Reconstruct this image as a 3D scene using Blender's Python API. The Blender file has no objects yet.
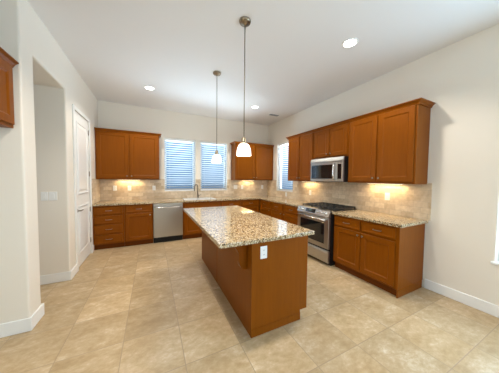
import bpy, bmesh, math, random
from mathutils import Vector, Matrix

random.seed(7)
S = bpy.context.scene
C = S.collection
PI = math.pi

# ------------------------------------------------------------------ camera
cam_d = bpy.data.cameras.new('camera')
cam_d.sensor_width = 36.0
cam_d.lens = 197.8 / 499 * 36.0
cam_d.clip_start = 0.02
cam = bpy.data.objects.new('camera', cam_d)
C.objects.link(cam)
r_ = Vector((0.8966033, -0.44271571, 0.01026235))
u_ = Vector((0.00917204, 0.04173483, 0.99908662))
f_ = Vector((0.44273964, 0.89569024, -0.04148019))
M = Matrix(((r_.x, u_.x, -f_.x, 0), (r_.y, u_.y, -f_.y, 0), (r_.z, u_.z, -f_.z, 1.445), (0, 0, 0, 1)))
cam.matrix_world = M
S.camera = cam

# ------------------------------------------------------------------ exposure, sky, daylight
S.view_settings.view_transform = 'Standard'
S.view_settings.look = 'None'
S.view_settings.gamma = 1.0
S.view_settings.use_curve_mapping = False
S.view_settings.exposure = 0.16

w = bpy.data.worlds.new('sky')
S.world = w
w.use_nodes = True
bg = w.node_tree.nodes['Background']
bg.inputs[0].default_value = (0.42, 0.66, 1.0, 1)
bg.inputs[1].default_value = 0.45


def area_lamp(name, loc, rot, sx, sy, power, col):
    d = bpy.data.lights.new(name, 'AREA')
    d.shape = 'RECTANGLE'
    d.size = sx
    d.size_y = sy
    d.energy = power
    d.color = col
    o = bpy.data.objects.new(name, d)
    C.objects.link(o)
    o.location = loc
    o.rotation_euler = rot
    return o


# skylight at the right wall's window; the left and front lamps are added fill
area_lamp('daylight_right', (3.62, -0.35, 1.5), (0, math.radians(100), 0), 1.9, 2.1, 100, (0.52, 0.76, 1.0))
area_lamp('added_fill_left', (-2.15, -1.35, 1.35), (0, math.radians(-95), 0), 2.3, 2.6, 42, (0.80, 0.90, 1.0))
area_lamp('added_fill_front', (2.1, -3.8, 1.6), (math.radians(90), 0, 0), 1.6, 1.8, 62, (0.90, 0.95, 1.0))
# lamps added outside the kitchen windows, throwing light up between slats onto the ceiling
area_lamp('added_uplight_back', (1.1, 7.9, 0.15), (math.radians(180), 0, 0), 8.0, 3.4, 1750, (0.60, 0.80, 1.0))
area_lamp('added_uplight_side', (6.4, 4.45, 0.15), (math.radians(180), 0, 0), 3.4, 3.4, 2000, (0.86, 0.93, 1.0))

# ------------------------------------------------------------------ measures of the room
XR, YB, XL, H = 3.278, 5.353, -1.034, 3.094
CT, CB = 0.914, 0.876          # counter top and underside
UB, UT = 1.392, 2.428          # wall cabinets


# ------------------------------------------------------------------ materials
def new_mat(name):
    m = bpy.data.materials.new(name)
    m.use_nodes = True
    nt = m.node_tree
    return m, nt, nt.nodes['Principled BSDF']


def plain(name, col, rough=0.5, metal=0.0, coat=0.0, spec=0.5):
    m, nt, b = new_mat(name)
    b.inputs['Base Color'].default_value = (*col, 1)
    b.inputs['Roughness'].default_value = rough
    b.inputs['Metallic'].default_value = metal
    b.inputs['Coat Weight'].default_value = coat
    b.inputs['Specular IOR Level'].default_value = spec
    return m


def nodes_of(nt):
    return nt.nodes.new, nt.links.new


def painted(name, col, rough=0.6):
    m, nt, b = new_mat(name)
    n, l = nodes_of(nt)
    tc = n('ShaderNodeTexCoord')
    no = n('ShaderNodeTexNoise')
    no.inputs['Scale'].default_value = 160
    no.inputs['Detail'].default_value = 3
    bp = n('ShaderNodeBump')
    bp.inputs['Strength'].default_value = 0.06
    bp.inputs['Distance'].default_value = 0.004
    l(tc.outputs['Object'], no.inputs['Vector'])
    l(no.outputs['Fac'], bp.inputs['Height'])
    l(bp.outputs['Normal'], b.inputs['Normal'])
    b.inputs['Base Color'].default_value = (*col, 1)
    b.inputs['Roughness'].default_value = rough
    return m


def ramp(nt, stops):
    r = nt.nodes.new('ShaderNodeValToRGB')
    e = r.color_ramp.elements
    while len(e) > 1:
        e.remove(e[-1])
    e[0].position = stops[0][0]
    e[0].color = (*stops[0][1], 1)
    for p, c in stops[1:]:
        x = e.new(p)
        x.color = (*c, 1)
    return r


def wood_mat(name, c0, c1, rough=0.36, coat=0.0):
    m, nt, b = new_mat(name)
    n, l = nodes_of(nt)
    tc = n('ShaderNodeTexCoord')
    mp = n('ShaderNodeMapping')
    mp.inputs['Scale'].default_value = (22, 22, 1.6)
    no = n('ShaderNodeTexNoise')
    no.inputs['Scale'].default_value = 2.2
    no.inputs['Detail'].default_value = 6
    no.inputs['Roughness'].default_value = 0.6
    rp = ramp(nt, [(0.25, c0), (0.75, c1)])
    l(tc.outputs['Object'], mp.inputs['Vector'])
    l(mp.outputs['Vector'], no.inputs['Vector'])
    l(no.outputs['Fac'], rp.inputs['Fac'])
    l(rp.outputs['Color'], b.inputs['Base Color'])
    b.inputs['Roughness'].default_value = rough
    b.inputs['Coat Weight'].default_value = coat
    b.inputs['Specular IOR Level'].default_value = 0.13
    return m


def granite_mat():
    m, nt, b = new_mat('speckled_granite')
    n, l = nodes_of(nt)
    tc = n('ShaderNodeTexCoord')
    v1 = n('ShaderNodeTexVoronoi')
    v1.inputs['Scale'].default_value = 105
    sep = n('ShaderNodeSeparateColor')
    rp = ramp(nt, [(0.0, (0.035, 0.025, 0.018)), (0.09, (0.18, 0.11, 0.055)), (0.24, (0.40, 0.285, 0.15)),
                   (0.42, (0.56, 0.45, 0.28)), (0.68, (0.68, 0.59, 0.43)), (0.92, (0.76, 0.71, 0.62))])
    rp.color_ramp.interpolation = 'CONSTANT'
    v2 = n('ShaderNodeTexVoronoi')
    v2.inputs['Scale'].default_value = 210
    sep2 = n('ShaderNodeSeparateColor')
    rp2 = ramp(nt, [(0.0, (0.08, 0.06, 0.045)), (0.10, (0.45, 0.33, 0.2)), (0.3, (0.95, 0.9, 0.8)), (1.0, (1, 0.98, 0.95))])
    rp2.color_ramp.interpolation = 'CONSTANT'
    mx = n('ShaderNodeMix')
    mx.data_type = 'RGBA'
    mx.blend_type = 'MULTIPLY'
    mx.inputs[0].default_value = 0.75
    no = n('ShaderNodeTexNoise')
    no.inputs['Scale'].default_value = 9
    add = n('ShaderNodeMath')
    add.operation = 'MULTIPLY_ADD'
    add.inputs[1].default_value = 0.12
    l(tc.outputs['Object'], v1.inputs['Vector'])
    l(tc.outputs['Object'], v2.inputs['Vector'])
    l(tc.outputs['Object'], no.inputs['Vector'])
    l(v1.outputs['Color'], sep.inputs['Color'])
    l(no.outputs['Fac'], add.inputs[0])
    sub = n('ShaderNodeMath')
    sub.operation = 'SUBTRACT'
    sub.inputs[1].default_value = 0.06
    l(sep.outputs[0], sub.inputs[0])
    l(sub.outputs[0], add.inputs[2])
    l(add.outputs[0], rp.inputs['Fac'])
    l(v2.outputs['Color'], sep2.inputs['Color'])
    l(sep2.outputs[0], rp2.inputs['Fac'])
    l(rp.outputs['Color'], mx.inputs[6])
    l(rp2.outputs['Color'], mx.inputs[7])
    l(mx.outputs[2], b.inputs['Base Color'])
    b.inputs['Roughness'].default_value = 0.06
    b.inputs['Specular IOR Level'].default_value = 0.6
    return m


def floor_mat():
    m, nt, b = new_mat('stone_floor_tile')
    n, l = nodes_of(nt)
    tc = n('ShaderNodeTexCoord')
    P = 0.4575
    mp = n('ShaderNodeMapping')
    mp.inputs['Location'].default_value = (0.235 / P, -1.53 / P, 0)
    mp.inputs['Scale'].default_value = (1 / P, 1 / P, 1)
    fl = n('ShaderNodeVectorMath')
    fl.operation = 'FLOOR'
    wn = n('ShaderNodeTexWhiteNoise')
    wn.noise_dimensions = '2D'
    l(tc.outputs['Object'], mp.inputs['Vector'])
    l(mp.outputs['Vector'], fl.inputs[0])
    l(fl.outputs[0], wn.inputs['Vector'])
    # cloudy stone, different for every tile
    off = n('ShaderNodeVectorMath')
    off.operation = 'MULTIPLY_ADD'
    off.inputs[1].default_value = (7, 7, 7)
    l(wn.outputs['Color'], off.inputs[0])
    l(tc.outputs['Object'], off.inputs[2])
    st = n('ShaderNodeMapping')
    st.inputs['Rotation'].default_value = (0, 0, 0.6)
    st.inputs['Scale'].default_value = (1.0, 1.5, 1)
    l(off.outputs[0], st.inputs['Vector'])
    n1 = n('ShaderNodeTexNoise')
    n1.inputs['Scale'].default_value = 3.2
    n1.inputs['Detail'].default_value = 12
    n1.inputs['Roughness'].default_value = 0.74
    n1.inputs['Distortion'].default_value = 0.25
    l(st.outputs['Vector'], n1.inputs['Vector'])
    rp = ramp(nt, [(0.32, (0.37, 0.25, 0.125)), (0.45, (0.47, 0.335, 0.180)), (0.54, (0.55, 0.41, 0.245)), (0.61, (0.65, 0.53, 0.36)), (0.68, (0.76, 0.68, 0.54))])
    n2 = n('ShaderNodeTexNoise')
    n2.inputs['Scale'].default_value = 17
    n2.inputs['Detail'].default_value = 8
    n2.inputs['Roughness'].default_value = 0.7
    l(st.outputs['Vector'], n2.inputs['Vector'])
    mf = n('ShaderNodeMix')
    mf.inputs[0].default_value = 0.33
    l(n1.outputs['Fac'], mf.inputs[2])
    l(n2.outputs['Fac'], mf.inputs[3])
    l(mf.outputs[0], rp.inputs['Fac'])
    hv = n('ShaderNodeHueSaturation')
    mr = n('ShaderNodeMapRange')
    mr.inputs[3].default_value = 0.87
    mr.inputs[4].default_value = 1.07
    l(wn.outputs['Value'], mr.inputs[0])
    l(mr.outputs[0], hv.inputs['Value'])
    l(rp.outputs['Color'], hv.inputs['Color'])
    # grout
    fr = n('ShaderNodeVectorMath')
    fr.operation = 'FRACTION'
    l(mp.outputs['Vector'], fr.inputs[0])
    sx = n('ShaderNodeSeparateXYZ')
    l(fr.outputs[0], sx.inputs[0])
    ms = []
    for k in (0, 1):
        a = n('ShaderNodeMath')
        a.operation = 'PINGPONG'
        a.inputs[1].default_value = 0.5
        l(sx.outputs[k], a.inputs[0])
        ms.append(a)
    mn = n('ShaderNodeMath')
    mn.operation = 'MINIMUM'
    l(ms[0].outputs[0], mn.inputs[0])
    l(ms[1].outputs[0], mn.inputs[1])
    gt = n('ShaderNodeMapRange')
    gt.inputs[1].default_value = 0.003
    gt.inputs[2].default_value = 0.009
    l(mn.outputs[0], gt.inputs[0])
    mx = n('ShaderNodeMix')
    mx.data_type = 'RGBA'
    mx.inputs[6].default_value = (0.36, 0.262, 0.16, 1)
    l(gt.outputs[0], mx.inputs[0])
    l(hv.outputs['Color'], mx.inputs[7])
    l(mx.outputs[2], b.inputs['Base Color'])
    bp = n('ShaderNodeBump')
    bp.inputs['Strength'].default_value = 0.3
    bp.inputs['Distance'].default_value = 0.002
    l(gt.outputs[0], bp.inputs['Height'])
    l(bp.outputs['Normal'], b.inputs['Normal'])
    b.inputs['Roughness'].default_value = 0.38
    return m


def splash_mat(name, axis):
    """Tumbled travertine laid in a running bond; axis is the horizontal axis of the wall."""
    m, nt, b = new_mat(name)
    n, l = nodes_of(nt)
    tc = n('ShaderNodeTexCoord')
    sx = n('ShaderNodeSeparateXYZ')
    cx = n('ShaderNodeCombineXYZ')
    l(tc.outputs['Object'], sx.inputs[0])
    l(sx.outputs[axis], cx.inputs[0])
    l(sx.outputs[2], cx.inputs[1])
    mp = n('ShaderNodeMapping')
    mp.inputs['Location'].default_value = (0.03, -0.914, 0)
    l(cx.outputs[0], mp.inputs['Vector'])
    br = n('ShaderNodeTexBrick')
    br.offset = 0.5
    br.inputs['Scale'].default_value = 1.0
    br.inputs['Brick Width'].default_value = 0.155
    br.inputs['Row Height'].default_value = 0.0793
    br.inputs['Mortar Size'].default_value = 0.0028
    br.inputs['Mortar Smooth'].default_value = 0.3
    br.inputs['Bias'].default_value = 0.0
    br.inputs['Color1'].default_value = (0.58, 0.45, 0.31, 1)
    br.inputs['Color2'].default_value = (0.80, 0.68, 0.52, 1)
    br.inputs['Mortar'].default_value = (0.56, 0.46, 0.345, 1)
    l(mp.outputs['Vector'], br.inputs['Vector'])
    no = n('ShaderNodeTexNoise')
    no.inputs['Scale'].default_value = 22
    no.inputs['Detail'].default_value = 6
    l(tc.outputs['Object'], no.inputs['Vector'])
    rp = ramp(nt, [(0.3, (0.82, 0.79, 0.74)), (0.7, (1.0, 1.0, 1.0))])
    l(no.outputs['Fac'], rp.inputs['Fac'])
    mx = n('ShaderNodeMix')
    mx.data_type = 'RGBA'
    mx.blend_type = 'MULTIPLY'
    mx.inputs[0].default_value = 1.0
    l(br.outputs['Color'], mx.inputs[6])
    l(rp.outputs['Color'], mx.inputs[7])
    l(mx.outputs[2], b.inputs['Base Color'])
    bp = n('ShaderNodeBump')
    bp.inputs['Strength'].default_value = 0.4
    bp.inputs['Distance'].default_value = 0.003
    bp.invert = True
    l(br.outputs['Fac'], bp.inputs['Height'])
    l(bp.outputs['Normal'], b.inputs['Normal'])
    b.inputs['Roughness'].default_value = 0.5
    return m


def steel_mat(name, col, rough):
    m, nt, b = new_mat(name)
    n, l = nodes_of(nt)
    tc = n('ShaderNodeTexCoord')
    mp = n('ShaderNodeMapping')
    mp.inputs['Scale'].default_value = (2, 2, 260)
    no = n('ShaderNodeTexNoise')
    no.inputs['Scale'].default_value = 3
    no.inputs['Detail'].default_value = 4
    mr = n('ShaderNodeMapRange')
    mr.inputs[3].default_value = rough - 0.06
    mr.inputs[4].default_value = rough + 0.08
    l(tc.outputs['Object'], mp.inputs['Vector'])
    l(mp.outputs['Vector'], no.inputs['Vector'])
    l(no.outputs['Fac'], mr.inputs[0])
    l(mr.outputs[0], b.inputs['Roughness'])
    b.inputs['Base Color'].default_value = (*col, 1)
    b.inputs['Metallic'].default_value = 1.0
    return m


def emit_mat(name, col, strength):
    m, nt, b = new_mat(name)
    b.inputs['Base Color'].default_value = (*col, 1)
    b.inputs['Emission Color'].default_value = (*col, 1)
    b.inputs['Emission Strength'].default_value = strength
    return m


def glass_mat():
    m = bpy.data.materials.new('window_glass')
    m.use_nodes = True
    nt = m.node_tree
    nt.nodes.clear()
    n, l = nodes_of(nt)
    out = n('ShaderNodeOutputMaterial')
    t = n('ShaderNodeBsdfTransparent')
    t.inputs[0].default_value = (0.94, 0.97, 0.97, 1)
    g = n('ShaderNodeBsdfGlossy')
    g.inputs['Roughness'].default_value = 0.01
    mx = n('ShaderNodeMixShader')
    mx.inputs[0].default_value = 0.0
    l(t.outputs[0], mx.inputs[1])
    l(g.outputs[0], mx.inputs[2])
    l(mx.outputs[0], out.inputs[0])
    return m


def slat_mat():
    m = bpy.data.materials.new('blind_slat_sky_tint')
    m.use_nodes = True
    nt = m.node_tree
    nt.nodes.clear()
    n, l = nodes_of(nt)
    out = n('ShaderNodeOutputMaterial')
    d = n('ShaderNodeBsdfDiffuse')
    d.inputs[0].default_value = (0.62, 0.65, 0.70, 1)  # white slats tinted blue-grey for the sky light on them
    t = n('ShaderNodeBsdfTranslucent')
    t.inputs[0].default_value = (0.80, 0.85, 0.92, 1)
    mx = n('ShaderNodeMixShader')
    mx.inputs[0].default_value = 0.08
    l(d.outputs[0], mx.inputs[1])
    l(t.outputs[0], mx.inputs[2])
    l(mx.outputs[0], out.inputs[0])
    return m


m_wall = painted('wall_paint_cream', (0.81, 0.755, 0.665))
m_ceil = painted('ceiling_paint', (0.80, 0.785, 0.765), 0.7)
m_white = plain('white_trim_paint', (0.84, 0.84, 0.82), 0.35)
m_wood = wood_mat('stained_maple', (0.190, 0.050, 0.0012), (0.228, 0.063, 0.0018))
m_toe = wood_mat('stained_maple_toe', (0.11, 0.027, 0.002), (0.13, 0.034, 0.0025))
m_gran = granite_mat()
m_floor = floor_mat()
m_spx = splash_mat('travertine_back', 0)
m_spy = splash_mat('travertine_side', 1)
m_steel = steel_mat('brushed_steel', (0.50, 0.48, 0.45), 0.30)
m_steelb = steel_mat('bright_steel', (0.80, 0.80, 0.79), 0.18)
m_nickel = plain('brushed_nickel', (0.26, 0.225, 0.185), 0.36, 1.0)
m_bronze = plain('antique_nickel', (0.30, 0.25, 0.18), 0.35, 1.0)
m_black = plain('black_enamel', (0.012, 0.012, 0.013), 0.3)
m_iron = plain('cast_iron', (0.02, 0.02, 0.02), 0.55)
m_bglass = plain('black_glass', (0.008, 0.009, 0.010), 0.04, 0, 0, 0.7)
m_sink = plain('pale_sink', (0.74, 0.73, 0.70), 0.25)
m_dark = plain('dark_gap', (0.01, 0.009, 0.008), 0.8)
m_plate = plain('white_plastic', (0.86, 0.86, 0.84), 0.35)
m_slot = plain('socket_slot', (0.12, 0.12, 0.12), 0.5)
m_glass = glass_mat()
m_slat = slat_mat()
m_shade = emit_mat('opal_glass', (1.0, 0.92, 0.80), 1.25)
m_bulb = emit_mat('lit_bulb', (1.0, 0.88, 0.70), 12)
m_lens = emit_mat('lit_lens', (1.0, 0.95, 0.86), 9)
m_strip = emit_mat('lit_strip', (1.0, 0.80, 0.50), 4)
m_disp = emit_mat('oven_display', (0.10, 0.2, 0.18), 0.01)
m_vent = plain('vent_grey', (0.30, 0.33, 0.36), 0.5)


# ------------------------------------------------------------------ mesh helpers
class MB:
    def __init__(self):
        self.bm = bmesh.new()

    def box(self, x0, y0, z0, x1, y1, z1, bev=0.0, seg=1):
        vs = [self.bm.verts.new((x, y, z)) for x in (x0, x1) for y in (y0, y1) for z in (z0, z1)]
        idx = [(0, 1, 3, 2), (4, 6, 7, 5), (0, 4, 5, 1), (2, 3, 7, 6), (0, 2, 6, 4), (1, 5, 7, 3)]
        fs = [self.bm.faces.new([vs[i] for i in f]) for f in idx]
        bmesh.ops.recalc_face_normals(self.bm, faces=fs)
        if bev:
            es = list({e for f in fs for e in f.edges})
            bmesh.ops.bevel(self.bm, geom=es, offset=bev, segments=seg, affect='EDGES', profile=0.5)
        return self

    def panel(self, x0, z0, x1, z1, loops, y=0.0):
        """Stack of rectangles facing -y: loops are (inset, depth towards -y)."""
        rings = []
        for ins, d in loops:
            rings.append([self.bm.verts.new(p) for p in ((x0 + ins, y - d, z0 + ins), (x1 - ins, y - d, z0 + ins),
                                                         (x1 - ins, y - d, z1 - ins), (x0 + ins, y - d, z1 - ins))])
        fs = [self.bm.faces.new(rings[0][::-1]), self.bm.faces.new(rings[-1])]
        for a, b in zip(rings, rings[1:]):
            for i in range(4):
                j = (i + 1) % 4
                fs.append(self.bm.faces.new((a[i], a[j], b[j], b[i])))
        bmesh.ops.recalc_face_normals(self.bm, faces=fs)
        return self

    def lathe(self, prof, cx=0, cy=0, cz=0, n=24, axis='z', closed=False):
        rings = []
        for r, h in prof:
            ring = []
            for k in range(n):
                a = 2 * PI * k / n
                p = (r * math.cos(a), r * math.sin(a), h)
                if axis == 'y':
                    p = (p[0], -p[2], p[1])
                elif axis == 'x':
                    p = (p[2], p[0], p[1])
                ring.append(self.bm.verts.new((p[0] + cx, p[1] + cy, p[2] + cz)))
            rings.append(ring)
        fs = []
        for a, b in zip(rings, rings[1:]):
            for k in range(n):
                j = (k + 1) % n
                fs.append(self.bm.faces.new((a[k], a[j], b[j], b[k])))
        if closed:
            for k in range(n):
                j = (k + 1) % n
                fs.append(self.bm.faces.new((rings[-1][k], rings[-1][j], rings[0][j], rings[0][k])))
        else:
            if prof[0][0] > 1e-5:
                fs.append(self.bm.faces.new(rings[0][::-1]))
            if prof[-1][0] > 1e-5:
                fs.append(self.bm.faces.new(rings[-1]))
        for f in fs:
            f.smooth = True
        bmesh.ops.recalc_face_normals(self.bm, faces=fs)
        return self

    def tube(self, pts, r, n=10):
        pts = [Vector(p) for p in pts]
        rings = []
        prev = None
        for i, p in enumerate(pts):
            t = (pts[min(i + 1, len(pts) - 1)] - pts[max(i - 1, 0)]).normalized()
            ref = Vector((0, 0, 1)) if abs(t.z) < 0.9 else Vector((1, 0, 0))
            a = prev if prev is not None else t.cross(ref).normalized()
            a = (a - t * a.dot(t)).normalized()
            prev = a
            b = t.cross(a)
            rr = r[i] if isinstance(r, (list, tuple)) else r
            rings.append([self.bm.verts.new(p + (a * math.cos(2 * PI * k / n) + b * math.sin(2 * PI * k / n)) * rr) for k in range(n)])
        fs = []
        for a, b in zip(rings, rings[1:]):
            for k in range(n):
                j = (k + 1) % n
                f = self.bm.faces.new((a[k], a[j], b[j], b[k]))
                f.smooth = True
                fs.append(f)
        fs.append(self.bm.faces.new(rings[0][::-1]))
        fs.append(self.bm.faces.new(rings[-1]))
        bmesh.ops.recalc_face_normals(self.bm, faces=fs)
        return self

    def prism(self, poly, axis, a0, a1):
        """Extrude a 2D polygon along an axis: 'x' -> poly in (y,z), 'y' -> (x,z), 'z' -> (x,y)."""
        def P(p, a):
            return {'x': (a, p[0], p[1]), 'y': (p[0], a, p[1]), 'z': (p[0], p[1], a)}[axis]
        A = [self.bm.verts.new(P(p, a0)) for p in poly]
        B = [self.bm.verts.new(P(p, a1)) for p in poly]
        fs = [self.bm.faces.new(A[::-1]), self.bm.faces.new(B)]
        for i in range(len(poly)):
            j = (i + 1) % len(poly)
            fs.append(self.bm.faces.new((A[i], A[j], B[j], B[i])))
        bmesh.ops.recalc_face_normals(self.bm, faces=fs)
        return self

    def cells(self, xs, ys, zs, solid):
        """Welded solid made of grid cells; only outer faces are kept."""
        nx, ny, nz = len(xs) - 1, len(ys) - 1, len(zs) - 1
        S_ = [[[solid((xs[i] + xs[i + 1]) / 2, (ys[j] + ys[j + 1]) / 2, (zs[k] + zs[k + 1]) / 2)
                for k in range(nz)] for j in range(ny)] for i in range(nx)]
        V = {}

        def v(i, j, k):
            if (i, j, k) not in V:
                V[(i, j, k)] = self.bm.verts.new((xs[i], ys[j], zs[k]))
            return V[(i, j, k)]

        def on(i, j, k):
            return 0 <= i < nx and 0 <= j < ny and 0 <= k < nz and S_[i][j][k]
        for i in range(nx):
            for j in range(ny):
                for k in range(nz):
                    if not S_[i][j][k]:
                        continue
                    if not on(i - 1, j, k): self.bm.faces.new((v(i, j, k), v(i, j, k + 1), v(i, j + 1, k + 1), v(i, j + 1, k)))
                    if not on(i + 1, j, k): self.bm.faces.new((v(i + 1, j, k), v(i + 1, j + 1, k), v(i + 1, j + 1, k + 1), v(i + 1, j, k + 1)))
                    if not on(i, j - 1, k): self.bm.faces.new((v(i, j, k), v(i + 1, j, k), v(i + 1, j, k + 1), v(i, j, k + 1)))
                    if not on(i, j + 1, k): self.bm.faces.new((v(i, j + 1, k), v(i, j + 1, k + 1), v(i + 1, j + 1, k + 1), v(i + 1, j + 1, k)))
                    if not on(i, j, k - 1): self.bm.faces.new((v(i, j, k), v(i, j + 1, k), v(i + 1, j + 1, k), v(i + 1, j, k)))
                    if not on(i, j, k + 1): self.bm.faces.new((v(i, j, k + 1), v(i + 1, j, k + 1), v(i + 1, j + 1, k + 1), v(i, j + 1, k + 1)))
        bmesh.ops.recalc_face_normals(self.bm, faces=self.bm.faces[:])
        return self

    def build(self, name, mat, parent=None, bevel=0.0, seg=2):
        me = bpy.data.meshes.new(name)
        self.bm.to_mesh(me)
        self.bm.free()
        me.materials.append(mat)
        o = bpy.data.objects.new(name, me)
        C.objects.link(o)
        if parent:
            o.parent = parent
        if bevel:
            b = o.modifiers.new('bevel', 'BEVEL')
            b.width = bevel
            b.segments = seg
            b.limit_method = 'ANGLE'
            b.angle_limit = math.radians(50)
        return o


def tag(o, label, cat, group=None):
    o['label'] = label
    o['category'] = cat
    if group:
        o['group'] = group
    return o


def thing(name, label, cat, loc=(0, 0, 0), rz=0.0, group=None):
    o = bpy.data.objects.new(name, None)
    o.empty_display_size = 0.1
    C.objects.link(o)
    o.location = loc
    o.rotation_euler = (0, 0, rz)
    return tag(o, label, cat, group)


def struct(o):
    o['kind'] = 'structure'
    return o


def copy_tree(o, parent=None):
    c = o.copy()
    C.objects.link(c)
    c.parent = parent
    for ch in list(o.children):
        copy_tree(ch, c)
    return c


# ------------------------------------------------------------------ room shell
XW = -1.75                      # left wall of the room nearer than the hallway
YF = -3.4                       # wall behind the camera
struct(MB().box(-3.0, YF - 0.2, -0.12, XR + 0.2, YB + 0.2, 0.0).build('floor', m_floor))
struct(MB().box(-3.0, YF - 0.2, H, XR + 0.2, YB + 0.2, H + 0.12).build('ceiling', m_ceil))

YN = 2.517                      # end of the left wall, facing the room
OY0, OY1, OZ = 2.735, 3.535, 2.62      # hallway opening
DY0, DY1, DZ = 3.835, 4.600, 2.445     # pantry door


def left_solid(x, y, z):
    if OY0 < y < OY1 and z < OZ:
        return False
    if x > XL - 0.14 and DY0 < y < DY1 and z < DZ:
        return False
    if x < XL - 0.14 and y > OY1 + 0.14:
        return False
    return True


struct(MB().cells([-2.9, XL - 0.14, XL], [YN, OY0, OY1, OY1 + 0.14, DY0, DY1, YB], [-0.02, DZ, OZ, H + 0.02], left_solid)
       .build('wall_left', m_wall, bevel=0.016, seg=3))
struct(MB().box(-3.0, OY0 - 0.05, 0, -2.9, OY1 + 0.05, OZ + 0.05).build('wall_hall', m_wall))
GD = (-2.8, 0.1, 0.0, 2.5)       # unseen glazed doors, added to let in light from the left
struct(MB().cells([XW - 0.14, XW], [YF, GD[0], GD[1], YN], [-0.02, GD[3], H + 0.02],
                  lambda x, y, z: not (GD[0] < y < GD[1] and z < GD[3])).build('wall_near_left', m_wall))

WL = (0.285, 1.043, 1.095, 2.435)
WR = (1.175, 1.925, 1.095, 2.435)
WS = (4.085, 4.84, 1.095, 2.455)      # along y
WN = (-1.35, 0.695, 0.575, 2.435)


def back_solid(x, y, z):
    for a in (WL, WR):
        if a[0] < x < a[1] and a[2] < z < a[3]:
            return False
    return True


struct(MB().cells([XL - 0.14, WL[0], WL[1], WR[0], WR[1], XR + 0.16], [YB, YB + 0.16], [-0.02, WL[2], WL[3], H + 0.02], back_solid)
       .build('wall_back', m_wall, bevel=0.012))


def right_solid(x, y, z):
    for a in (WS, WN):
        if a[0] < y < a[1] and a[2] < z < a[3]:
            return False
    return True


struct(MB().cells([XR, XR + 0.16], [YF, WN[0], WN[1], WS[0], WS[1], YB], [-0.02, WN[2], WS[2], WS[3], H + 0.02], right_solid)
       .build('wall_right', m_wall, bevel=0.012))
WF = (1.3, 2.9, 0.7, 2.435)  # unseen window behind the camera, added to light faces turned that way
struct(MB().cells([XW - 0.14, WF[0], WF[1], XR + 0.16], [YF - 0.16, YF], [-0.02, WF[2], WF[3], H + 0.02],
                  lambda x, y, z: not (WF[0] < x < WF[1] and WF[2] < z < WF[3])).build('wall_front', m_wall))


def window(n, u0, u1, z0, z1, place):
    """White framed window; place(u, d, z) maps wall coordinates to the world, d towards outside."""
    def bx(mb, ua, da, za, ub, db, zb):
        p, q = place(ua, da, za), place(ub, db, zb)
        mb.box(*[min(a, b) for a, b in zip(p, q)], *[max(a, b) for a, b in zip(p, q)])
    e = struct(bpy.data.objects.new('window_%d' % n, None))
    C.objects.link(e)
    f = MB()
    t = 0.05
    d0, d1 = 0.085, 0.15
    bx(f, u0, d0, z0, u1, d1, z0 + t)
    bx(f, u0, d0, z1 - t, u1, d1, z1)
    bx(f, u0, d0, z0 + t, u0 + t, d1, z1 - t)
    bx(f, u1 - t, d0, z0 + t, u1, d1, z1 - t)
    f.build('window_frame', m_white, e)
    g = MB()
    bx(g, u0 + t, 0.118, z0 + t, u1 - t, 0.122, z1 - t)
    g.build('window_pane', m_glass, e)
    return e


pb = lambda u, d, z: (u, YB + d, z)
pr = lambda u, d, z: (XR + d, u, z)
window(1, *WL, pb)
window(2, *WR, pb)
window(3, *WS, pr)
window(4, *WN, pr)
pl = lambda u, d, z: (XW - d, u, z)
window(5, GD[0], -1.35, GD[2], GD[3], pl)
window(6, -1.35, GD[1], GD[2], GD[3], pl)
window(7, *WF, lambda u, d, z: (u, YF - d, z))
# white sill board of the near right window
struct(MB().box(XR - 0.02, WN[0] - 0.03, WN[2] - 0.02, XR + 0.09, WN[1] + 0.03, WN[2] + 0.005, 0.004).build('trim_sill', m_white))


def baseboard(side, boxes):
    mb = MB()
    for b in boxes:
        mb.box(*b, bev=0.005)
    return struct(mb.build('baseboard_' + side, m_white))


BH, BT = 0.125, 0.016
TW = 0.06
bl = MB().cells([XW, XL - 0.02, XL, XL + BT], [YN - BT, YN, OY0, OY0 + BT], [0, BH],
                lambda x, y, z: y < YN or x > XL or (y > OY0 and x > XL - 0.02))
bl.box(XL, DY1 + TW + 0.002, 0, XL + BT, YB - 0.612, BH)
struct(bl.build('baseboard_left', m_white, bevel=0.005))
bl = MB().cells([-2.9, XL, XL + BT], [OY1 - BT, OY1, DY0 - TW - 0.002], [0, BH], lambda x, y, z: y < OY1 or x > XL)
struct(bl.build('baseboard_hall', m_white, bevel=0.005))
baseboard('right', [(XR - BT, YF, 0, XR, 1.284, BH)])
baseboard('near_left', [(XW, GD[1] + 0.01, 0, XW + BT, YN - BT, BH)])

# pantry door in the left wall
struct(MB().box(XL, DY0 - TW, 0, XL + 0.018, DY0, DZ + TW, 0.004).box(XL, DY1, 0, XL + 0.018, DY1 + TW, DZ + TW, 0.004)
       .box(XL, DY0, DZ, XL + 0.018, DY1, DZ + TW, 0.004).build('trim_1', m_white))
door = struct(bpy.data.objects.new('door_1', None))
C.objects.link(door)
door.location = (XL - 0.004, DY0, 0)
door.rotation_euler = (0, 0, PI / 2)
DW_ = DY1 - DY0
slab = MB().box(0.003, 0.0, 0.018, DW_ - 0.003, 0.035, DZ - 0.003)
lp = [(0, 0.0), (0, 0.006), (0.010, 0.012), (0.022, 0.010), (0.030, 0.001), (0.050, 0.001), (0.080, 0.009)]
slab.panel(0.11, 0.22, DW_ - 0.11, 0.98, [(a, d + 0.0005) for a, d in lp])
slab.panel(0.11, 1.16, DW_ - 0.11, DZ - 0.14, [(a, d + 0.0005) for a, d in lp])
slab.build('door_panel', m_white, door)
hd = MB().lathe([(0.028, 0), (0.028, 0.006), (0.012, 0.012), (0.012, 0.05), (0.0, 0.052)], 0.065, 0, 0.915, 16, 'y')
hd.tube([(0.065, -0.046, 0.915), (0.10, -0.05, 0.917), (0.18, -0.046, 0.913)], [0.010, 0.010, 0.008])
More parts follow.
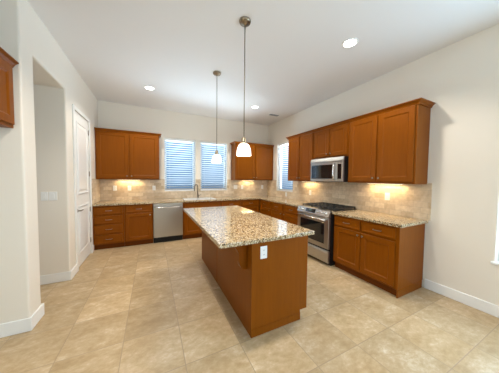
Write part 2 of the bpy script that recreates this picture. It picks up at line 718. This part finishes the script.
hd.build('door_handle', m_nickel, door)
for zz in (0.22, 0.80, 1.45, 2.2):
    MB().box(DW_ - 0.014, -0.012, zz, DW_ + 0.012, 0.0, zz + 0.09, 0.003).build('hinge', m_nickel, door)
MB().box(XL - 0.13, DY0 + 0.001, 0.0, XL - 0.05, DY1 - 0.001, DZ - 0.001).build('trim_gap_shade', m_dark)['kind'] = 'structure'  # near-black block behind the slab, standing in for shade in the door gaps

# travertine tile between worktops and wall cabinets
SP = 0.012
SZ = 1.405
spb = MB().cells([XL, WL[0], WL[1], WR[0], WR[1], XR - SP], [YB - SP, YB], [CT, WL[2], SZ], back_solid).build('wall_backsplash', m_spx)
struct(spb)
sps = MB().cells([XR - SP, XR], [1.255, WS[0], WS[1], YB], [CT, WS[2], SZ], right_solid).build('wall_backsplash_side', m_spy)
struct(sps)
struct(MB().box(XL, YB - 0.635, CT, XL + SP, YB - SP, SZ).build('wall_backsplash_end', m_spy))


# ------------------------------------------------------------------ cabinet builders (local: width +x, front towards -y, z up)
DT = 0.019


def knob(parent, x, z, y=0.0):
    MB().lathe([(0.006, 0), (0.006, 0.012), (0.0145, 0.017), (0.0155, 0.022), (0.011, 0.027), (0.0, 0.0285)], x, y, z, 14, 'y').build('knob', m_nickel, parent)


def pull(parent, x, z, y=0.0, w=0.10):
    mb = MB()
    h = w / 2
    mb.tube([(x - h, y + 0.001, z), (x - h, y - 0.016, z), (x - h + 0.012, y - 0.026, z), (x, y - 0.030, z), (x + h - 0.012, y - 0.026, z),
             (x + h, y - 0.016, z), (x + h, y + 0.001, z)], 0.0052, 8)
    mb.build('pull', m_nickel, parent)


def add_door(root, x0, z0, x1, z1, y, kx=None, kz=None, fw=0.062):
    d = MB().panel(x0, z0, x1, z1, [(0, 0.0), (0, DT - 0.005), (0.005, DT), (fw, DT), (fw + 0.006, DT - 0.003), (fw + 0.016, DT - 0.010)], y)
    o = d.build('door', m_wood, root)
    if kx is not None:
        knob(o, kx, kz, y - DT)
    return o


def add_drawer(root, x0, z0, x1, z1, y, handle=True):
    fw = 0.026
    d = MB().panel(x0, z0, x1, z1, [(0, 0.0), (0, DT - 0.006), (0.006, DT), (fw, DT), (fw + 0.004, DT - 0.003), (fw + 0.010, DT - 0.003)], y)
    o = d.build('drawer', m_wood, root)
    if handle:
        pull(o, (x0 + x1) / 2, (z0 + z1) / 2, y - DT + 0.003)
    return o


BD = 0.60


def base_unit(label, loc, rz, wd, layout, group='base cabinets under the worktops', dw=None, skirt=False):
    """layout: 'drawers4', 'drawer_door' (one door), 'two' (two drawers over two doors), 'sink'."""
    r = thing('base_cabinet', label, 'cabinet', loc, rz, group)
    dep = dw or BD
    yf = -dep
    g = 0.0012
    body = MB()
    if layout == 'sink':                          # open box that leaves room for the basin
        body.cells([g, 0.02, wd - 0.02, wd - g], [yf, yf + 0.02, -0.015, 0], [0.10, 0.12, CB - 0.001],
                   lambda x, y, z: z < 0.12 or x < 0.02 or x > wd - 0.02 or y < yf + 0.02 or y > -0.015)
    else:
        body.box(g, yf, 0.10, wd - g, 0, CB - 0.001, 0.001)
    body.build('body', m_wood, r)
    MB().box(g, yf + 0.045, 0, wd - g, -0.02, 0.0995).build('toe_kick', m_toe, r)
    e = 0.028
    zt0, zt1 = 0.712, 0.850
    if layout == 'drawers4':
        for z0, z1 in ((0.125, 0.290), (0.318, 0.490), (0.518, 0.672), (0.700, 0.850)):
            add_drawer(r, e, z0, wd - e, z1, yf)
    elif layout.startswith('drawer_door'):
        add_drawer(r, e, zt0, wd - e, zt1, yf)
        kx = wd - e - 0.03 if layout.endswith('r') else e + 0.03
        add_door(r, e, 0.125, wd - e, 0.685, yf, kx, 0.645)
    elif layout == 'two':
        m = wd / 2
        add_drawer(r, e, zt0, m - 0.014, zt1, yf)
        add_drawer(r, m + 0.014, zt0, wd - e, zt1, yf)
        add_door(r, e, 0.125, m - 0.003, 0.685, yf, m - 0.033, 0.645)
        add_door(r, m + 0.003, 0.125, wd - e, 0.685, yf, m + 0.033, 0.645)
    elif layout == 'sink':
        m = wd / 2
        add_drawer(r, e, zt0, wd - e, zt1, yf, handle=False)
        add_door(r, e, 0.125, m - 0.003, 0.685, yf, m - 0.033, 0.645)
        add_door(r, m + 0.003, 0.125, wd - e, 0.685, yf, m + 0.033, 0.645)
    if skirt:                                     # finished end, set out to the floor
        MB().box(wd - g, yf, 0.0, wd + 0.016, -0.022, 0.10, 0.003).build('skirting', m_wood, r)
        MB().box(wd - g, yf, 0.10, wd + 0.012, -0.002, CB - 0.001).build('end_panel', m_wood, r)
    return r


def crown(root, x0, x1, yf, zt, left=False, right=False, yb=0.0):
    """Stepped crown along the front, with returns at the open ends."""
    prof = [(0.000, -0.045), (0.012, -0.045), (0.014, -0.034), (0.030, -0.012), (0.040, -0.006), (0.048, 0.0), (0.048, 0.010), (0.0, 0.010)]
    mb = MB()
    bm = mb.bm
    ring = []
    for d, z in prof:
        xl = x0 - (d if left else 0)
        xr = x1 + (d if right else 0)
        pts = [(xl, yf - d, zt + z), (xr, yf - d, zt + z)]
        if left:
            pts = [(xl, yb, zt + z)] + pts
        if right:
            pts = pts + [(xr, yb, zt + z)]
        ring.append([bm.verts.new(p) for p in pts])
    fs = []
    n = len(prof)
    for i in range(n):
        a, b = ring[i], ring[(i + 1) % n]
        for k in range(len(a) - 1):
            vs = [a[k], a[k + 1], b[k + 1], b[k]]
            if len({tuple(v.co) for v in vs}) < 3:
                continue
            fs.append(bm.faces.new(vs))
    fs.append(bm.faces.new([q[0] for q in ring]))
    fs.append(bm.faces.new([q[-1] for q in ring][::-1]))
    bmesh.ops.recalc_face_normals(bm, faces=fs)
    mb.build('crown', m_wood, root)


UD = 0.311


def wall_unit(label, loc, rz, wd, z0, dep=UD, zt=UT, doors=2, cl=False, cr=False, knobs=True, lo=0.024, ro=0.024, split=None,
              group='wall cabinets with crown moulding'):
    r = thing('wall_cabinet', label, 'cabinet', (loc[0], loc[1], z0), rz, group)
    h = zt - z0
    g = 0.0012
    MB().box(g, -dep, 0, wd - g, 0, h, 0.001).build('body', m_wood, r)
    m = split if split else (lo + wd - ro) / 2
    kz = 0.075
    add_door(r, lo, 0.026, m - 0.012, h - 0.048, -dep, (m - 0.042) if knobs else None, kz)
    add_door(r, m + 0.012, 0.026, wd - ro, h - 0.048, -dep, (m + 0.042) if knobs else None, kz)
    crown(r, g, wd - g, -dep, h, cl, cr)
    return r


YW = YB - 0.002                # back of the units on the back wall
XWR = XR - 0.002
R90 = -PI / 2

# back run, left to right
base_unit('wooden base cabinet of four stacked drawers beside the white door', (XL + 0.004, YW - 0.006, 0), 0, 0.516, 'drawers4')
base_unit('wooden base cabinet with one drawer over a door, left of the dishwasher', (-0.514, YW - 0.006, 0), 0, 0.534, 'drawer_doorr')
base_unit('wooden sink base cabinet right of the dishwasher, under the sink', (0.636, YW - 0.006, 0), 0, 0.89, 'sink')
base_unit('wooden base cabinet right of the sink base, with one drawer', (1.528, YW - 0.006, 0), 0, 0.572, 'drawer_doorl')
base_unit('wooden base cabinet on the back wall reaching into the corner', (2.102, YW - 0.006, 0), 0, 0.56, 'drawer_doorl')
# right run, far to near
base_unit('wooden corner base cabinet on the right wall, farthest from the range', (XWR - 0.008, 4.735, 0), R90, 0.585, 'drawer_doorr')
base_unit('middle one of three wooden base cabinets between the corner and the range', (XWR - 0.008, 4.148, 0), R90, 0.50, 'drawer_doorr')
base_unit('wooden base cabinet on the right wall touching the far side of the range', (XWR - 0.008, 3.646, 0), R90, 0.584, 'drawer_doorl')
base_unit('wide wooden base cabinet with two drawers over two doors, near side of the range', (XWR - 0.008, 2.262, 0), R90, 0.944, 'two', skirt=True)

# wall cabinets
wall_unit('two-door wooden wall cabinet left of the windows, above the four-drawer cabinet', (XL + 0.004, YW, 0), 0, 1.192, UB, cr=True)
wall_unit('two-door wooden wall cabinet in the corner between the back windows and the right window', (2.050, YW, 0), 0, XR - 2.050 - 0.003, UB, cl=True, split=0.605, ro=0.03)
wall_unit('two-door wooden wall cabinet on the right wall beyond the microwave', (XWR, 3.905, 0), R90, 0.845, UB, cl=True)
wall_unit('short two-door wooden wall cabinet above the microwave', (XWR, 3.058, 0), R90, 0.796, 1.838)
wall_unit('tall two-door wooden wall cabinet on the near side of the microwave', (XWR, 2.260, 0), R90, 0.953, UB, cr=True)
wall_unit('short deep wooden wall cabinet high at the left edge of the picture', (XW + 0.002, 1.60, 0), PI / 2, 0.90, 1.862,
          dep=0.663, knobs=True)

# ------------------------------------------------------------------ worktops
YC = YB - 0.648
XC = XR - 0.648
SK = (0.715, 1.415, 4.835, 5.205)


def top_solid(x, y, z):
    if SK[0] < x < SK[1] and SK[2] < y < SK[3]:
        return False
    return y > YC or x > XC


wt = MB().cells([XL + 0.002, SK[0], SK[1], XC, XR - 0.002], [3.060, YC, SK[2], SK[3], YB - 0.002], [CB, CT], top_solid).build('worktop', m_gran, bevel=0.006)
tag(wt, 'L-shaped speckled granite worktop running round the corner under the windows', 'worktop', 'granite worktops')
wt2 = MB().box(XC, 1.276, CB, XR - 0.002, 2.268, CT).build('worktop', m_gran, bevel=0.006)
tag(wt2, 'short speckled granite worktop on the near side of the range', 'worktop', 'granite worktops')

# ------------------------------------------------------------------ sink and faucet
sk = thing('sink', 'drop-in kitchen sink set in the worktop below the back windows', 'sink', (0, 0, CT))
mb = MB()
x0, x1, y0, y1 = SK[0] + 0.004, SK[1] - 0.004, SK[2] + 0.004, SK[3] - 0.004
mb.cells([x0, x0 + 0.02, (x0 + x1) / 2 - 0.012, (x0 + x1) / 2 + 0.012, x1 - 0.02, x1], [y0, y0 + 0.02, y1 - 0.02, y1], [-0.19, -0.18, -0.001],
         lambda x, y, z: z < -0.18 or x < x0 + 0.02 or x > x1 - 0.02 or y < y0 + 0.02 or y > y1 - 0.02 or abs(x - (x0 + x1) / 2) < 0.012)
mb.build('basin', m_sink, sk)
mb = MB()
mb.cells([x0 - 0.03, x0 + 0.018, x1 - 0.018, x1 + 0.03], [y0 - 0.03, y0 + 0.018, y1 - 0.018, y1 + 0.03], [0.0005, 0.007],
         lambda x, y, z: not (x0 + 0.018 < x < x1 - 0.018 and y0 + 0.018 < y < y1 - 0.018))
mb.build('rim', m_sink, sk, bevel=0.002)

fc = thing('faucet', 'tall gooseneck steel faucet standing behind the sink', 'faucet', (1.085, 5.262, CT))
MB().lathe([(0.027, 0), (0.027, 0.008), (0.019, 0.02), (0.017, 0.09), (0.012, 0.10), (0.0, 0.102)], n=18).build('base', m_nickel, fc)
pts = [(0, 0, 0.09), (0, 0, 0.27)]
ux, uy = -0.72, -0.69
for k in range(1, 13):
    a = PI * k / 12
    pts.append((ux * 0.075 * (1 - math.cos(a)), uy * 0.075 * (1 - math.cos(a)), 0.27 + 0.085 * math.sin(a)))
pts.append((ux * 0.15, uy * 0.15, 0.245))
MB().tube(pts, 0.0135, 12).build('spout', m_nickel, fc)
MB().tube([(ux * 0.15, uy * 0.15, 0.25), (ux * 0.15, uy * 0.15, 0.19)], [0.013, 0.016], 12).build('spray_head', m_nickel, fc)
MB().tube([(0.014, 0, 0.06), (0.035, -0.004, 0.065), (0.085, -0.012, 0.10)], [0.009, 0.007, 0.006], 8).build('lever', m_nickel, fc)

# ------------------------------------------------------------------ dishwasher
dw = thing('dishwasher', 'stainless steel dishwasher under the worktop, below the left window', 'dishwasher', (0.024, YW - 0.006, 0))
MB().box(0.002, -0.594, 0.10, 0.606, -0.01, CB - 0.003).build('body', m_black, dw)
MB().box(0.002, -0.575, 0.0, 0.606, -0.02, 0.0995).build('toe_kick', m_dark, dw)
dd = MB().box(0.004, -0.640, 0.130, 0.604, -0.5955, 0.797, 0.006, 2).build('door', m_steel, dw)
MB().box(0.004, -0.640, 0.802, 0.604, -0.5955, CB - 0.006, 0.005, 2).build('control_panel', m_steel, dw)
hb = MB()
hb.tube([(0.04, -0.638, 0.79), (0.05, -0.668, 0.79), (0.10, -0.682, 0.79), (0.304, -0.690, 0.79), (0.508, -0.682, 0.79), (0.558, -0.668, 0.79), (0.568, -0.638, 0.79)], 0.0115, 10)
hb.build('handle', m_steelb, dd)

# ------------------------------------------------------------------ gas range (local: width along +x, front -y, turned onto the right wall)
RW = 0.772
rg = thing('gas_range', 'stainless steel slide-in gas range with black grates on the right wall', 'range', (XR - 0.016, 3.050, 0), R90)
MB().box(0.002, -0.655, 0.045, RW - 0.002, -0.004, 0.905, 0.002).build('body', m_black, rg)
MB().box(0.02, -0.60, 0.0, RW - 0.02, -0.03, 0.0445).build('plinth', m_black, rg)
YF_ = -0.656
od = MB().panel(0.004, 0.288, RW - 0.004, 0.800, [(0, 0.0), (0, 0.032), (0.006, 0.038), (0.05, 0.038)], YF_).build('oven_door', m_steel, rg)
MB().panel(0.095, 0.365, RW - 0.095, 0.715, [(0, 0.0), (0, 0.0405), (0.004, 0.0415), (0.035, 0.0415)], YF_ ).build('oven_window', m_bglass, od)
hb = MB()
hb.tube([(0.045, YF_ - 0.072, 0.768), (RW - 0.045, YF_ - 0.072, 0.768)], 0.0135, 12)
for xx in (0.075, RW - 0.075):
    hb.tube([(xx, YF_ - 0.036, 0.768), (xx, YF_ - 0.072, 0.768)], 0.008, 8)
hb.build('handle', m_steelb, od)
sd = MB().panel(0.004, 0.060, RW - 0.004, 0.258, [(0, 0.0), (0, 0.032), (0.006, 0.038), (0.05, 0.038)], YF_)
sd.build('storage_drawer', m_steel, rg)
MB().box(0.03, YF_ - 0.048, 0.214, RW - 0.03, YF_ - 0.0383, 0.232, 0.003).build('drawer_grip', m_steel, rg)
# sloping control fascia
cp = MB().prism([(YF_ - 0.040, 0.808), (YF_ - 0.046, 0.830), (YF_ - 0.012, 0.922), (YF_ + 0.06, 0.926), (YF_ + 0.06, 0.9055), (YF_ + 0.0008, 0.9055), (YF_ + 0.0008, 0.808)], 'x', 0.002, RW - 0.002)
cpo = cp.build('control_panel', m_steel, rg)
nrm = Vector((0, -0.938, 0.347))
tz = Vector((0, 0.347, 0.938))
c0 = Vector((0, YF_ - 0.029, 0.876))


def on_fascia(o, x, off=0.0, up=0.0):
    """Orient a part so that local -y is the fascia normal."""
    p = c0 + nrm * off + tz * up
    o.location = (x, p.y, p.z)
    o.rotation_euler = (math.atan2(-0.347, 0.938) * 1.0, 0, 0)


dsp = MB().box(-0.115, -0.003, -0.034, 0.115, 0.0, 0.034).build('display', m_bglass, rg)
on_fascia(dsp, 0.345, 0.001)
dg = MB().box(-0.03, -0.0045, 0.002, 0.03, -0.003, 0.018).build('clock', m_disp, dsp)
for i, xx in enumerate((0.065, 0.150, 0.525, 0.610, 0.695)):
    k = MB().lathe([(0.024, 0), (0.024, 0.004), (0.019, 0.008), (0.0175, 0.030), (0.014, 0.034), (0.0, 0.0345)], 0, 0, 0, 18, 'y')
    k.box(-0.004, -0.040, -0.017, 0.004, -0.030, 0.017, 0.001)
    ko = k.build('knob', m_steelb, rg)
    on_fascia(ko, xx, 0.0005)
MB().box(0.004, -0.595, 0.905, RW - 0.004, -0.006, 0.922, 0.004).build('cooktop', m_black, rg)
for i, (bx_, by_, br_) in enumerate(((0.17, -0.44, 0.045), (0.17, -0.16, 0.036), (RW / 2, -0.30, 0.05), (RW - 0.17, -0.44, 0.05), (RW - 0.17, -0.16, 0.036))):
    MB().lathe([(br_ + 0.008, 0), (br_ + 0.006, 0.010), (br_ * 0.86, 0.012), (br_ * 0.8, 0.020), (0, 0.021)], bx_, by_, 0.9222, 18).build('burner', m_iron, rg)
for i in range(3):
    xa = 0.018 + i * 0.2465
    xb = xa + 0.243
    gm = MB()
    z0, z1 = 0.942, 0.960
    for xx in (xa + 0.007, (xa + xb) / 2, xb - 0.007):
        gm.box(xx - 0.006, -0.580, z0, xx + 0.006, -0.025, z1, 0.002)
    for yy in (-0.574, -0.440, -0.300, -0.160, -0.031):
        gm.box(xa, yy - 0.006, z0, xb, yy + 0.006, z1, 0.002)
    for xx in (xa + 0.007, xb - 0.007):
        for yy in (-0.574, -0.031):
            gm.box(xx - 0.007, yy - 0.007, 0.9222, xx + 0.007, yy + 0.007, z0)
    gm.build('grate', m_iron, rg)

# ------------------------------------------------------------------ microwave
MW = 0.762
mo = thing('microwave', 'stainless steel microwave mounted above the gas range', 'microwave', (XR - 0.014, 3.040, 1.400), R90)
MB().box(0.001, -0.365, 0.0, MW - 0.001, 0, 0.434, 0.003).build('body', m_black, mo)
yf = -0.366
MB().prism([(yf, 0.355), (yf - 0.030, 0.355), (yf - 0.030, 0.372), (yf - 0.012, 0.431), (yf, 0.431)], 'x', 0.002, MW - 0.002).build('vent_cover', m_steel, mo)
md = MB().panel(0.002, 0.004, MW * 0.825, 0.350, [(0, 0), (0, 0.026), (0.004, 0.030), (0.05, 0.030)], yf).build('door', m_steel, mo)
MB().panel(0.035, 0.052, MW * 0.715, 0.308, [(0, 0), (0, 0.0315), (0.003, 0.0325), (0.03, 0.0325)], yf).build('door_glass', m_bglass, md)
xh = MW * 0.765
MB().tube([(xh, yf - 0.029, 0.045), (xh, yf - 0.052, 0.055), (xh, yf - 0.066, 0.10), (xh, yf - 0.070, 0.178), (xh, yf - 0.066, 0.255), (xh, yf - 0.052, 0.30), (xh, yf - 0.029, 0.310)], 0.0125, 12).build('handle', m_steelb, md)
cpn = MB().panel(MW * 0.830, 0.004, MW - 0.002, 0.350, [(0, 0), (0, 0.026), (0.004, 0.030), (0.03, 0.030)], yf).build('control_panel', m_steel, mo)
MB().panel(MW * 0.855, 0.052, MW - 0.035, 0.308, [(0, 0), (0, 0.0315), (0.002, 0.032), (0.02, 0.032)], yf).build('keypad', m_bglass, cpn)

# ------------------------------------------------------------------ island
IX0, IX1, IY0, IY1 = 0.792, 1.440, 1.540, 3.505
it = MB().box(0.482, 1.496, CB, 1.490, 3.549, CT).build('worktop', m_gran, bevel=0.006)
tag(it, 'large rectangular speckled granite worktop covering the island', 'worktop', 'granite worktops')
isl = thing('kitchen_island', 'wooden kitchen island base standing alone in the middle of the floor', 'island', (0, 0, 0))
MB().box(IX0 + 0.018, IY0 + 0.019, 0.10, IX1 - 0.02, IY1 - 0.019, CB - 0.001).build('body', m_wood, isl)
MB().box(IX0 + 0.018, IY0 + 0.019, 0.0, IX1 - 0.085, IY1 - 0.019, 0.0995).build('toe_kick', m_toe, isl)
# end panels, notched for the toe space on the working side
for ya, yb in ((IY0, IY0 + 0.0185), (IY1 - 0.0185, IY1)):
    MB().prism([(IX0, 0.0), (IX1 - 0.085, 0.0), (IX1 - 0.085, 0.10), (IX1, 0.10), (IX1, CB - 0.001), (IX0, CB - 0.001)], 'y', ya, yb).build('end_panel', m_wood, isl)
ym = 2.585
MB().box(IX0, IY0 + 0.0195, 0.0, IX0 + 0.0175, ym - 0.006, CB - 0.001, 0.002).build('side_panel', m_wood, isl)
MB().box(IX0, ym + 0.006, 0.0, IX0 + 0.0175, IY1 - 0.0195, CB - 0.001, 0.002).build('side_panel', m_wood, isl)
# base strip round the near end
MB().box(IX0 + 0.0, IY0 - 0.006, 0.0, IX1 - 0.085, IY0 - 0.0002, 0.075, 0.002).build('base_strip', m_wood, isl)
# doors on the working side
for k in range(3):
    y0 = IY0 + 0.03 + k * 0.645
    y1 = y0 + 0.63
    d = MB().panel(0, 0.125, y1 - y0, 0.685, [(0, 0), (0, DT - 0.005), (0.005, DT), (0.062, DT), (0.068, DT - 0.003), (0.078, DT - 0.01)]).build('door', m_wood, isl)
    d.location = (IX1 - 0.0195, y0, 0)
    d.rotation_euler = (0, 0, PI / 2)
    knob(d, 0.6, 0.645, -DT)
    d = MB().panel(0, 0.712, y1 - y0, 0.850, [(0, 0), (0, DT - 0.006), (0.006, DT), (0.026, DT), (0.03, DT - 0.003)]).build('drawer', m_wood, isl)
    d.location = (IX1 - 0.0195, y0, 0)
    d.rotation_euler = (0, 0, PI / 2)
    pull(d, 0.315, 0.78, -DT + 0.003)


def corbel(y):
    prof = [(IX0 - 0.0003, CB - 0.001), (0.560, CB - 0.001), (0.560, 0.862), (0.600, 0.853), (0.640, 0.838), (0.672, 0.815), (0.696, 0.785),
            (0.709, 0.750), (0.712, 0.710), (0.714, 0.670), (0.722, 0.638), (0.738, 0.612), (0.760, 0.598), (IX0 - 0.0003, 0.592)]
    MB().prism(prof, 'y', y, y + 0.075).build('corbel', m_wood, isl, bevel=0.003)


corbel(1.635)


# ------------------------------------------------------------------ wall plates
def plate(label, loc, face, kind='outlet', wd=0.072, group='white wall plates'):
    """face: 'y' looks to -y, 'x' looks to -x, 'X' looks to +x."""
    rz = {'y': 0, 'x': -PI / 2, 'X': PI / 2}[face]
    r = thing('outlet_plate' if kind == 'outlet' else 'switch_plate', label, 'outlet' if kind == 'outlet' else 'switch', loc, rz, group)
    MB().box(-wd / 2, -0.006, -0.058, wd / 2, 0, 0.058, 0.003).build('cover', m_plate, r)
    n = max(1, round((wd - 0.02) / 0.046))
    for k in range(n):
        xx = (k - (n - 1) / 2) * 0.046
        if kind == 'outlet':
            for zz in (-0.021, 0.021):
                s = MB().box(xx - 0.0165, -0.0085, zz - 0.014, xx + 0.0165, -0.0062, zz + 0.014, 0.001).build('socket', m_plate, r)
                MB().box(xx - 0.008, -0.0090, zz - 0.004, xx - 0.005, -0.0086, zz + 0.006).box(xx + 0.005, -0.0090, zz - 0.004, xx + 0.008, -0.0086, zz + 0.006).build('slot', m_slot, s)
        else:
            MB().box(xx - 0.0165, -0.0095, -0.033, xx + 0.0165, -0.0062, 0.033, 0.002).build('rocker', m_plate, r)
    return r


ys = YB - SP - 0.0003
xs_ = XR - SP - 0.0003
plate('leftmost white plate on the backsplash under the left wall cabinet', (-0.747, ys, 1.192), 'y')
plate('white plate on the backsplash under the left wall cabinet, second from its left end', (-0.466, ys, 1.190), 'y')
plate('white plate on the backsplash just left of the left back window', (0.047, ys, 1.184), 'y')
plate('double white switch plate on the backsplash right of the back windows', (2.185, ys, 1.187), 'y', 'switch', 0.118)
plate('single white plate right of the double switch plate under the corner wall cabinet', (2.398, ys, 1.185), 'y')
plate('white plate on the back wall tiles closest to the room corner', (3.08, ys, 1.18), 'y')
plate('white plate on the tiles under the window of the right wall', (xs_, 4.36, 1.02), 'x')
plate('white plate on the right wall tiles between the window and the microwave', (xs_, 3.45, 1.13), 'x')
plate('white plate on the right wall tiles above the short worktop', (xs_, 1.790, 1.185), 'x', 'switch')
plate('white outlet on the near end panel of the island', (0.912, IY0 - 0.0004, 0.770), 'y')
plate('dim white switch plate deeper inside the hallway recess', (-1.272, OY1 - 0.0004, 1.180), 'y', 'switch')
plate('wider white switch plate in the hallway recess, nearer the white door', (-1.188, OY1 - 0.0004, 1.180), 'y', 'switch', 0.088)
plate('white switch plate on the left wall between the white door and the left wall cabinet', (XL + 0.0004, 4.70, 1.365), 'X', 'switch')


# ------------------------------------------------------------------ blinds
def blind(label, place_loc, rz, wd, h, tilt):
    r = thing('window_blind', label, 'blind', place_loc, rz, 'white slatted blinds')
    MB().box(0.006, -0.012, h - 0.058, wd - 0.006, -0.002, h - 0.002, 0.003).box(0.01, -0.001, h - 0.040, wd - 0.01, 0.05, h - 0.004).build('valance', m_white, r)
    mb = MB()
    sp = 0.0565
    zz = 0.060
    cs, sn = math.cos(tilt), math.sin(tilt)
    hw = 0.031
    while zz < h - 0.075:
        pts = []
        for a in (-hw, -hw * 0.35, hw * 0.35, hw):
            camb = 0.004 * (1 - (a / hw) ** 2)
            pts.append((0.022 + a * cs - camb * sn, zz + a * sn + camb * cs))
        top = [(p[0], p[1] + 0.0016) for p in pts]
        mb.prism(pts + top[::-1], 'x', 0.010, wd - 0.010)
        zz += sp
    mb.build('slats', m_slat, r)
    MB().box(0.008, 0.002, 0.004, wd - 0.008, 0.042, 0.030, 0.004).build('bottom_rail', m_white, r)
    c = MB()
    for xx in (wd * 0.16, wd * 0.84):
        c.tube([(xx, 0.022, 0.03), (xx, 0.022, h - 0.05)], 0.0012, 6)
    c.build('cord', m_white, r)
    return r


blind('white blind in the left one of the two back windows', (WL[0], YB + 0.018, WL[2]), 0, WL[1] - WL[0], WL[3] - WL[2], math.radians(-20))
blind('white blind in the back window behind the farther hanging lamp', (WR[0], YB + 0.018, WR[2]), 0, WR[1] - WR[0], WR[3] - WR[2], math.radians(-26))
blind('white blind in the narrow window of the right wall', (XR + 0.018, WS[1], WS[2]), R90, WS[1] - WS[0], WS[3] - WS[2], math.radians(-10))


# ------------------------------------------------------------------ lamps
def light(name, typ, parent, loc, power, col, **kw):
    d = bpy.data.lights.new(name, typ)
    d.energy = power
    d.color = col
    for k, v in kw.items():
        setattr(d, k, v)
    o = bpy.data.objects.new(name, d)
    C.objects.link(o)
    o.parent = parent
    o.location = loc
    return o


def pendant(label, x, y):
    r = thing('pendant_lamp', label, 'lamp', (x, y, H), 0, 'pendant lamps over the island')
    MB().lathe([(0.062, 0), (0.062, -0.012), (0.055, -0.024), (0.020, -0.030), (0.010, -0.045), (0.0, -0.046)], n=24).build('canopy', m_bronze, r)
    MB().tube([(0, 0, -0.04), (0, 0, H * 0 - 1.225)], 0.0055, 8).build('stem', m_bronze, r)
    MB().lathe([(0.0, -1.205), (0.016, -1.208), (0.023, -1.222), (0.026, -1.255), (0.036, -1.268), (0.0, -1.269)], n=18).build('socket_cap', m_bronze, r)
    zt, zb, R = -1.276, -1.404, 0.080
    outer, inner = [], []
    for k in range(11):
        a = k / 10 * PI / 2
        outer.append((0.022 + (R - 0.022) * math.sin(a) ** 0.8, zb + (zt - zb) * math.cos(a)))
    inner = [(max(0.018, q[0] - 0.004), q[1] - 0.004 if q[1] > zb + 0.01 else q[1]) for q in outer[::-1]]
    MB().lathe(outer + inner, n=32, closed=True).build('shade', m_shade, r)
    MB().lathe([(0.0, -1.392), (0.018, -1.387), (0.026, -1.366), (0.022, -1.335), (0.014, -1.306), (0.013, -1.275)], n=16).build('bulb', m_bulb, r)
    light('pendant_light', 'POINT', r, (0, 0, -1.425), 9, (1.0, 0.86, 0.66), shadow_soft_size=0.05)
    return r


pendant('nearer hanging lamp with a glowing white glass dome above the island', 0.893, 1.953)
pendant('farther hanging lamp with a glowing white glass dome, in front of the back window', 0.935, 3.086)


def downlight(label, x, y, power=95):
    r = thing('recessed_light', label, 'ceiling light', (x, y, H), 0, 'recessed ceiling lights')
    MB().lathe([(0.070, 0), (0.092, 0), (0.094, -0.003), (0.090, -0.006), (0.074, -0.007), (0.070, -0.003)], n=32, closed=True).build('trim_ring', m_white, r)
    MB().lathe([(0.0, -0.0035), (0.0695, -0.0035), (0.0695, -0.0005), (0.0, -0.0005)], n=32).build('lens', m_lens, r)
    light('recessed_lamp', 'SPOT', r, (0, 0, -0.02), power, (1.0, 0.92, 0.81), spot_size=math.radians(138), spot_blend=0.5, shadow_soft_size=0.07)
    return r


downlight('round recessed ceiling light nearest the camera, above the near worktop', 2.167, 1.678)
downlight('round recessed ceiling light above the left wall cabinet', -0.022, 4.169)
downlight('unseen recessed ceiling light added over the walkway, above the top edge of the picture', -0.022, 1.678)  # lamp added to brighten the walkway floor
downlight('round recessed ceiling light near the air vent in the far corner', 2.156, 4.118)

vt = thing('air_vent', 'small rectangular grey air vent in the ceiling near the far corner', 'vent', (2.862, 4.397, H))
MB().cells([-0.16, -0.135, 0.135, 0.16], [-0.085, -0.06, 0.06, 0.085], [-0.006, -0.0005], lambda x, y, z: abs(x) > 0.135 or abs(y) > 0.06).build('frame', m_white, vt)
MB().box(-0.1345, -0.0595, -0.0015, 0.1345, 0.0595, -0.0005).build('backing', m_slot, vt)
vl = MB()
for k in range(7):
    yy = -0.048 + k * 0.016
    vl.prism([(yy, -0.002), (yy + 0.009, -0.006), (yy + 0.010, -0.005), (yy + 0.001, -0.0016)], 'x', -0.134, 0.134)
vl.build('louvres', m_vent, vt)


def under_light(label, loc, rz, ln, power):
    r = thing('under_cabinet_light', label, 'light', loc, rz, 'warm light strips under the wall cabinets')
    MB().box(-ln / 2, -0.03, -0.012, ln / 2, 0.03, -0.0005, 0.002).build('housing', m_white, r)
    MB().box(-ln / 2 + 0.01, -0.02, -0.0145, ln / 2 - 0.01, 0.02, -0.0122).build('diffuser', m_strip, r)
    light('strip_light', 'AREA', r, (0, 0, -0.018), power, (1.0, 0.72, 0.36), shape='RECTANGLE', size=ln - 0.02, size_y=0.04)
    return r


under_light('warm light strip under the left wall cabinet', (-0.46, YB - 0.10, UB), 0, 0.45, 2.2)
under_light('warm light strip under the corner wall cabinet', (2.55, YB - 0.10, UB), 0, 0.40, 1.6)
under_light('warm light strip under the right wall cabinet beyond the microwave', (XR - 0.10, 3.42, UB), R90, 0.40, 1.8)
under_light('warm light strip under the tall wall cabinet nearest the camera', (XR - 0.10, 1.80, UB), R90, 0.50, 2.6)
